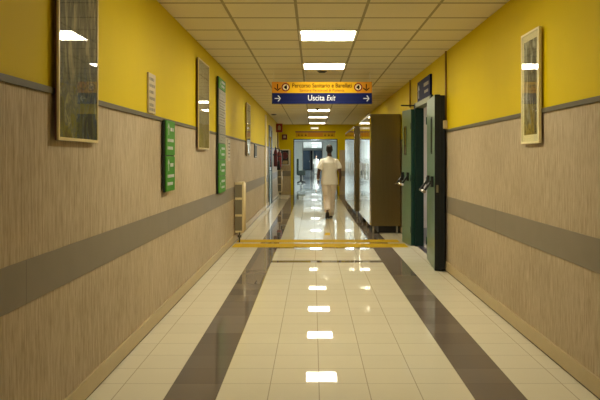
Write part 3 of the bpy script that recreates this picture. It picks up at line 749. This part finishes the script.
def person(loc, rz, label, walking, skin, coat, voxel):
    t = thing('person', loc, label, 'person', None, rz); t.scale = (.94, 1, 1)
    if walking:
        Lg = {-1: [(-.085, 0, .86), (-.085, .03, .66), (-.065, .05, .475), (-.06, -.11, .335), (-.055, -.255, .205)],
              1: [(.085, 0, .86), (.075, .09, .66), (.058, .17, .47), (.05, .235, .28), (.045, .30, .095)]}
        feet = {-1: ((-.055, -.275, .165), (-.052, -.185, .055), (-.05, -.115, .022)), 1: ((.045, .27, .05), (.05, .42, .04), (.053, .50, .026))}
        arms = {-1: [(-.165, 0, 1.288), (-.22, -.04, 1.18), (-.252, -.05, 1.07), (-.268, .0, .96), (-.272, .045, .865)],
                1: [(.165, 0, 1.288), (.215, .0, 1.18), (.246, -.02, 1.07), (.256, -.01, .96), (.252, .02, .865)]}
    else:
        Lg = {s: [(s * .085, 0, .86), (s * .085, .01, .66), (s * .085, .015, .47), (s * .085, -.005, .28), (s * .085, -.02, .095)] for s in (-1, 1)}
        feet = {s: ((s * .085, -.05, .05), (s * .09, .10, .04), (s * .095, .18, .026)) for s in (-1, 1)}
        arms = {s: [(s * .165, 0, 1.288), (s * .215, -.01, 1.18), (s * .24, -.02, 1.07), (s * .245, .03, .96), (s * .24, .08, .865)] for s in (-1, 1)}
    b = BM()
    loft(b, [(0, 0, .80), (0, 0, .88), (0, -.003, 1.0), (0, 0, 1.13), (0, 0, 1.25), (0, 0, 1.33), (0, .0, 1.375), (0, .006, 1.43), (0, .012, 1.50)],
         [(.15, .105), (.165, .118), (.142, .10), (.15, .108), (.162, .105), (.125, .075), (.072, .062), (.052, .054), (.05, .05)], (1, 0, 0), 20)
    for s in (-1, 1):
        loft(b, [(s * .09, 0, 1.285)] + arms[s], [.05, .053, .047, .041, .036, .026], (0, 1, 0), 12)
        w = Vector(arms[s][-1]); hand(b, w, w - Vector(arms[s][-2]), s)
        loft(b, Lg[s], [.088, .078, .058, .052, .04], (1, 0, 0), 14)
        f = feet[s]; loft(b, [Lg[s][-1], f[0]], [.04, .036], (1, 0, 0), 10); loft(b, f, [(.034, .034), (.042, .026), (.034, .016)], (1, 0, 0), 12)
    # head: skull, jaw, nose, brow, lips, ears
    loft(b, [(0, .03, 1.437), (0, .03, 1.46), (0, .022, 1.50), (0, .012, 1.55), (0, .004, 1.60), (0, 0, 1.635), (0, 0, 1.655)],
         [(.028, .03), (.046, .055), (.062, .08), (.071, .092), (.070, .09), (.05, .066), (.018, .022)], (1, 0, 0), 20)
    loft(b, [(0, .098, 1.565), (0, .112, 1.53), (0, .104, 1.515)], [.008, .015, .012], (1, 0, 0), 8)
    loft(b, [(-.03, .088, 1.575), (0, .098, 1.572), (.03, .088, 1.575)], [.008, .009, .008], (0, 0, 1), 8)
    loft(b, [(-.02, .088, 1.487), (0, .097, 1.489), (.02, .088, 1.487)], [.006, .009, .006], (0, 0, 1), 8)
    for s in (-1, 1): loft(b, [(s * .068, .005, 1.515), (s * .077, -.004, 1.545), (s * .072, -.002, 1.57)], [(.012, .006), (.018, .008), (.012, .006)], (0, 1, 0), 8)
    fused('body', b, skin, t, voxel, 3)
    for s in (-1, 1):
        e = BM(); lathe(e, (s * .029, .079, 1.557), (0, 1, 0), [(0, .011), (.006, .010), (.010, .005)], 10); mk('eye', e, M['eye'], t)
    h = BM()
    loft(h, [(0, -.05, 1.475), (0, -.03, 1.52), (0, -.012, 1.575), (0, -.006, 1.62), (0, -.003, 1.65), (0, -.002, 1.668)],
         [(.046, .035), (.066, .062), (.077, .088), (.073, .091), (.05, .066), (.018, .024)], (1, 0, 0), 20)
    fused('hair', h, M['hair'], t, max(voxel, .006), 2, .003, 60)
    # trousers
    tr = BM(); loft(tr, [(0, 0, .76), (0, 0, .84), (0, 0, .95)], [(.165, .118), (.178, .128), (.165, .118)], (1, 0, 0), 20)
    for s in (-1, 1):
        P = [Vector(p) for p in Lg[s]]; end = P[-1] + (P[-1] - P[-2]).normalized() * .02
        loft(tr, P[:-1] + [end], [.106, .098, .084, .082, .078], (1, 0, 0), 18)
    fused('trousers', tr, M['cloth2'] if walking else M['grey_cloth'], t, max(voxel, .008), 3, .008, 9)
    # tunic or coat
    tu = BM(); hem = .765 if walking else .50
    loft(tu, [(0, -.0, hem), (0, 0, .90), (0, 0, 1.02), (0, 0, 1.15), (0, 0, 1.26), (0, 0, 1.325), (0, 0, 1.362), (0, .003, 1.392)],
         [(.205, .145), (.198, .142), (.176, .126), (.180, .126), (.184, .12), (.150, .092), (.09, .076), (.064, .064)], (1, 0, 0), 24)
    for s in (-1, 1):
        A = [Vector(p) for p in arms[s]]
        if walking: loft(tu, [(s * .08, 0, 1.288), A[0], A[1], A[1].lerp(A[2], .6)], [.066, .068, .070, .074], (0, 1, 0), 16)
        else: loft(tu, [(s * .08, 0, 1.288), A[0], A[1], A[2], A[3], A[3].lerp(A[4], .8)], [.07, .072, .068, .062, .056, .052], (0, 1, 0), 16)
    fused('tunic' if walking else 'coat', tu, coat, t, max(voxel, .008), 3, .007, 10)
    # shoes
    for s in (-1, 1):
        f = [Vector(p) for p in feet[s]]; a = Vector(Lg[s][-1])
        sh = BM(); dv = (f[1] - f[0]).normalized(); up = Vector((0, 0, 1)) - dv * dv.z; up.normalize()
        loft(sh, [f[0] - dv * .028, f[0] + up * .008, f[0].lerp(f[1], .5) + up * .012, f[1], f[2], f[2] + (f[2] - f[1]).normalized() * .02],
             [(.032, .032), (.043, .045), (.045, .042), (.05, .034), (.042, .022), (.02, .012)], (1, 0, 0), 14)
        so = fused('shoe', sh, M['shoe'], t, max(voxel, .006), 2)
        sl = BM(); k = .024
        loft(sl, [f[0] - dv * .03 - up * k, f[0] - up * (k + .01), f[1] - up * .022, f[2] - Vector((0, 0, .012)), f[2] + Vector((0, .03, -.012))],
             [(.03, .010), (.042, .011), (.05, .011), (.042, .009), (.018, .008)], (1, 0, 0), 14)
        for v in sl.verts: v.co.z = max(v.co.z, .001)
        mk('sole', sl, M['sole'], so)
    if walking:
        A = [Vector(p) for p in arms[-1]]; c = A[3].lerp(A[4], .75); dv = (A[4] - A[3]).normalized()
        w = BM(); lathe(w, tuple(c), tuple(dv), [(-.01, .030), (-.01, .036), (.01, .036), (.01, .030)], 18); mk('wristband', w, M['chrome'], t)
    return t
person((.37, 15.62, 0), 0, 'person in white short-sleeved tunic and trousers walking away down the corridor', True, M['skin'], M['cloth'], .006)
person((.27, 62, 0), PI, 'person in long white coat in the distant hall near the blue doors', False, M['skin2'], M['coat'], .012)

# ------------------------------------------------------------------ dark chair in the hall beyond
t = thing('armchair', (-.72, 38.4, 0), 'dark high-backed chair standing in the white hall beyond the far doorway', 'chair')
part('seat', t, M['chair_cloth'], (-.12, .30, -.24, .24, .44, .54), bev=.03)
part('backrest', t, M['chair_cloth'], (-.18, -.06, -.23, .23, .46, 1.36), bev=.04)
for s in (-1, 1):
    part('armrest', t, M['chair_cloth'], (-.1, .30, s * .27 - .03, s * .27 + .03, .44, .70), bev=.02)
bm = BM(); tube(bm, [(.06, 0, .06), (.06, 0, .46)], .07, 10); mk('column', bm, M['black'], t)
for k in range(5):
    a = k * 2 * PI / 5
    bm = BM(); tube(bm, [(.06, 0, .10), (.06 + .24 * math.cos(a), .24 * math.sin(a), .04)], .04, 8); mk('leg', bm, M['black'], t)

# ------------------------------------------------------------------ camera, world, view
cd = bpy.data.cameras.new('camera'); cam = bpy.data.objects.new('camera', cd); COL.objects.link(cam)
cam.location = (0, 0, 1.34); cam.rotation_euler = (PI / 2, 0, 0)
cd.sensor_width = 36; cd.lens = 36 * 694 / 600; cd.shift_x = -13 / 600; cd.shift_y = -41 / 600
cd.clip_start = .05; cd.clip_end = 200
S.camera = cam
w = bpy.data.worlds.new('world'); S.world = w; w.use_nodes = True
w.node_tree.nodes['Background'].inputs[0].default_value = (.9, .8, .6, 1); w.node_tree.nodes['Background'].inputs[1].default_value = .02
S.view_settings.view_transform = 'Standard'; S.view_settings.look = 'None'; S.view_settings.gamma = 1
S.view_settings.exposure = 1.5; S.view_settings.use_curve_mapping = False
S.cycles.use_denoising = True; S.cycles.max_bounces = 14; S.cycles.diffuse_bounces = 8; S.cycles.glossy_bounces = 6; S.cycles.transparent_max_bounces = 12
S.cycles.sample_clamp_indirect = 6
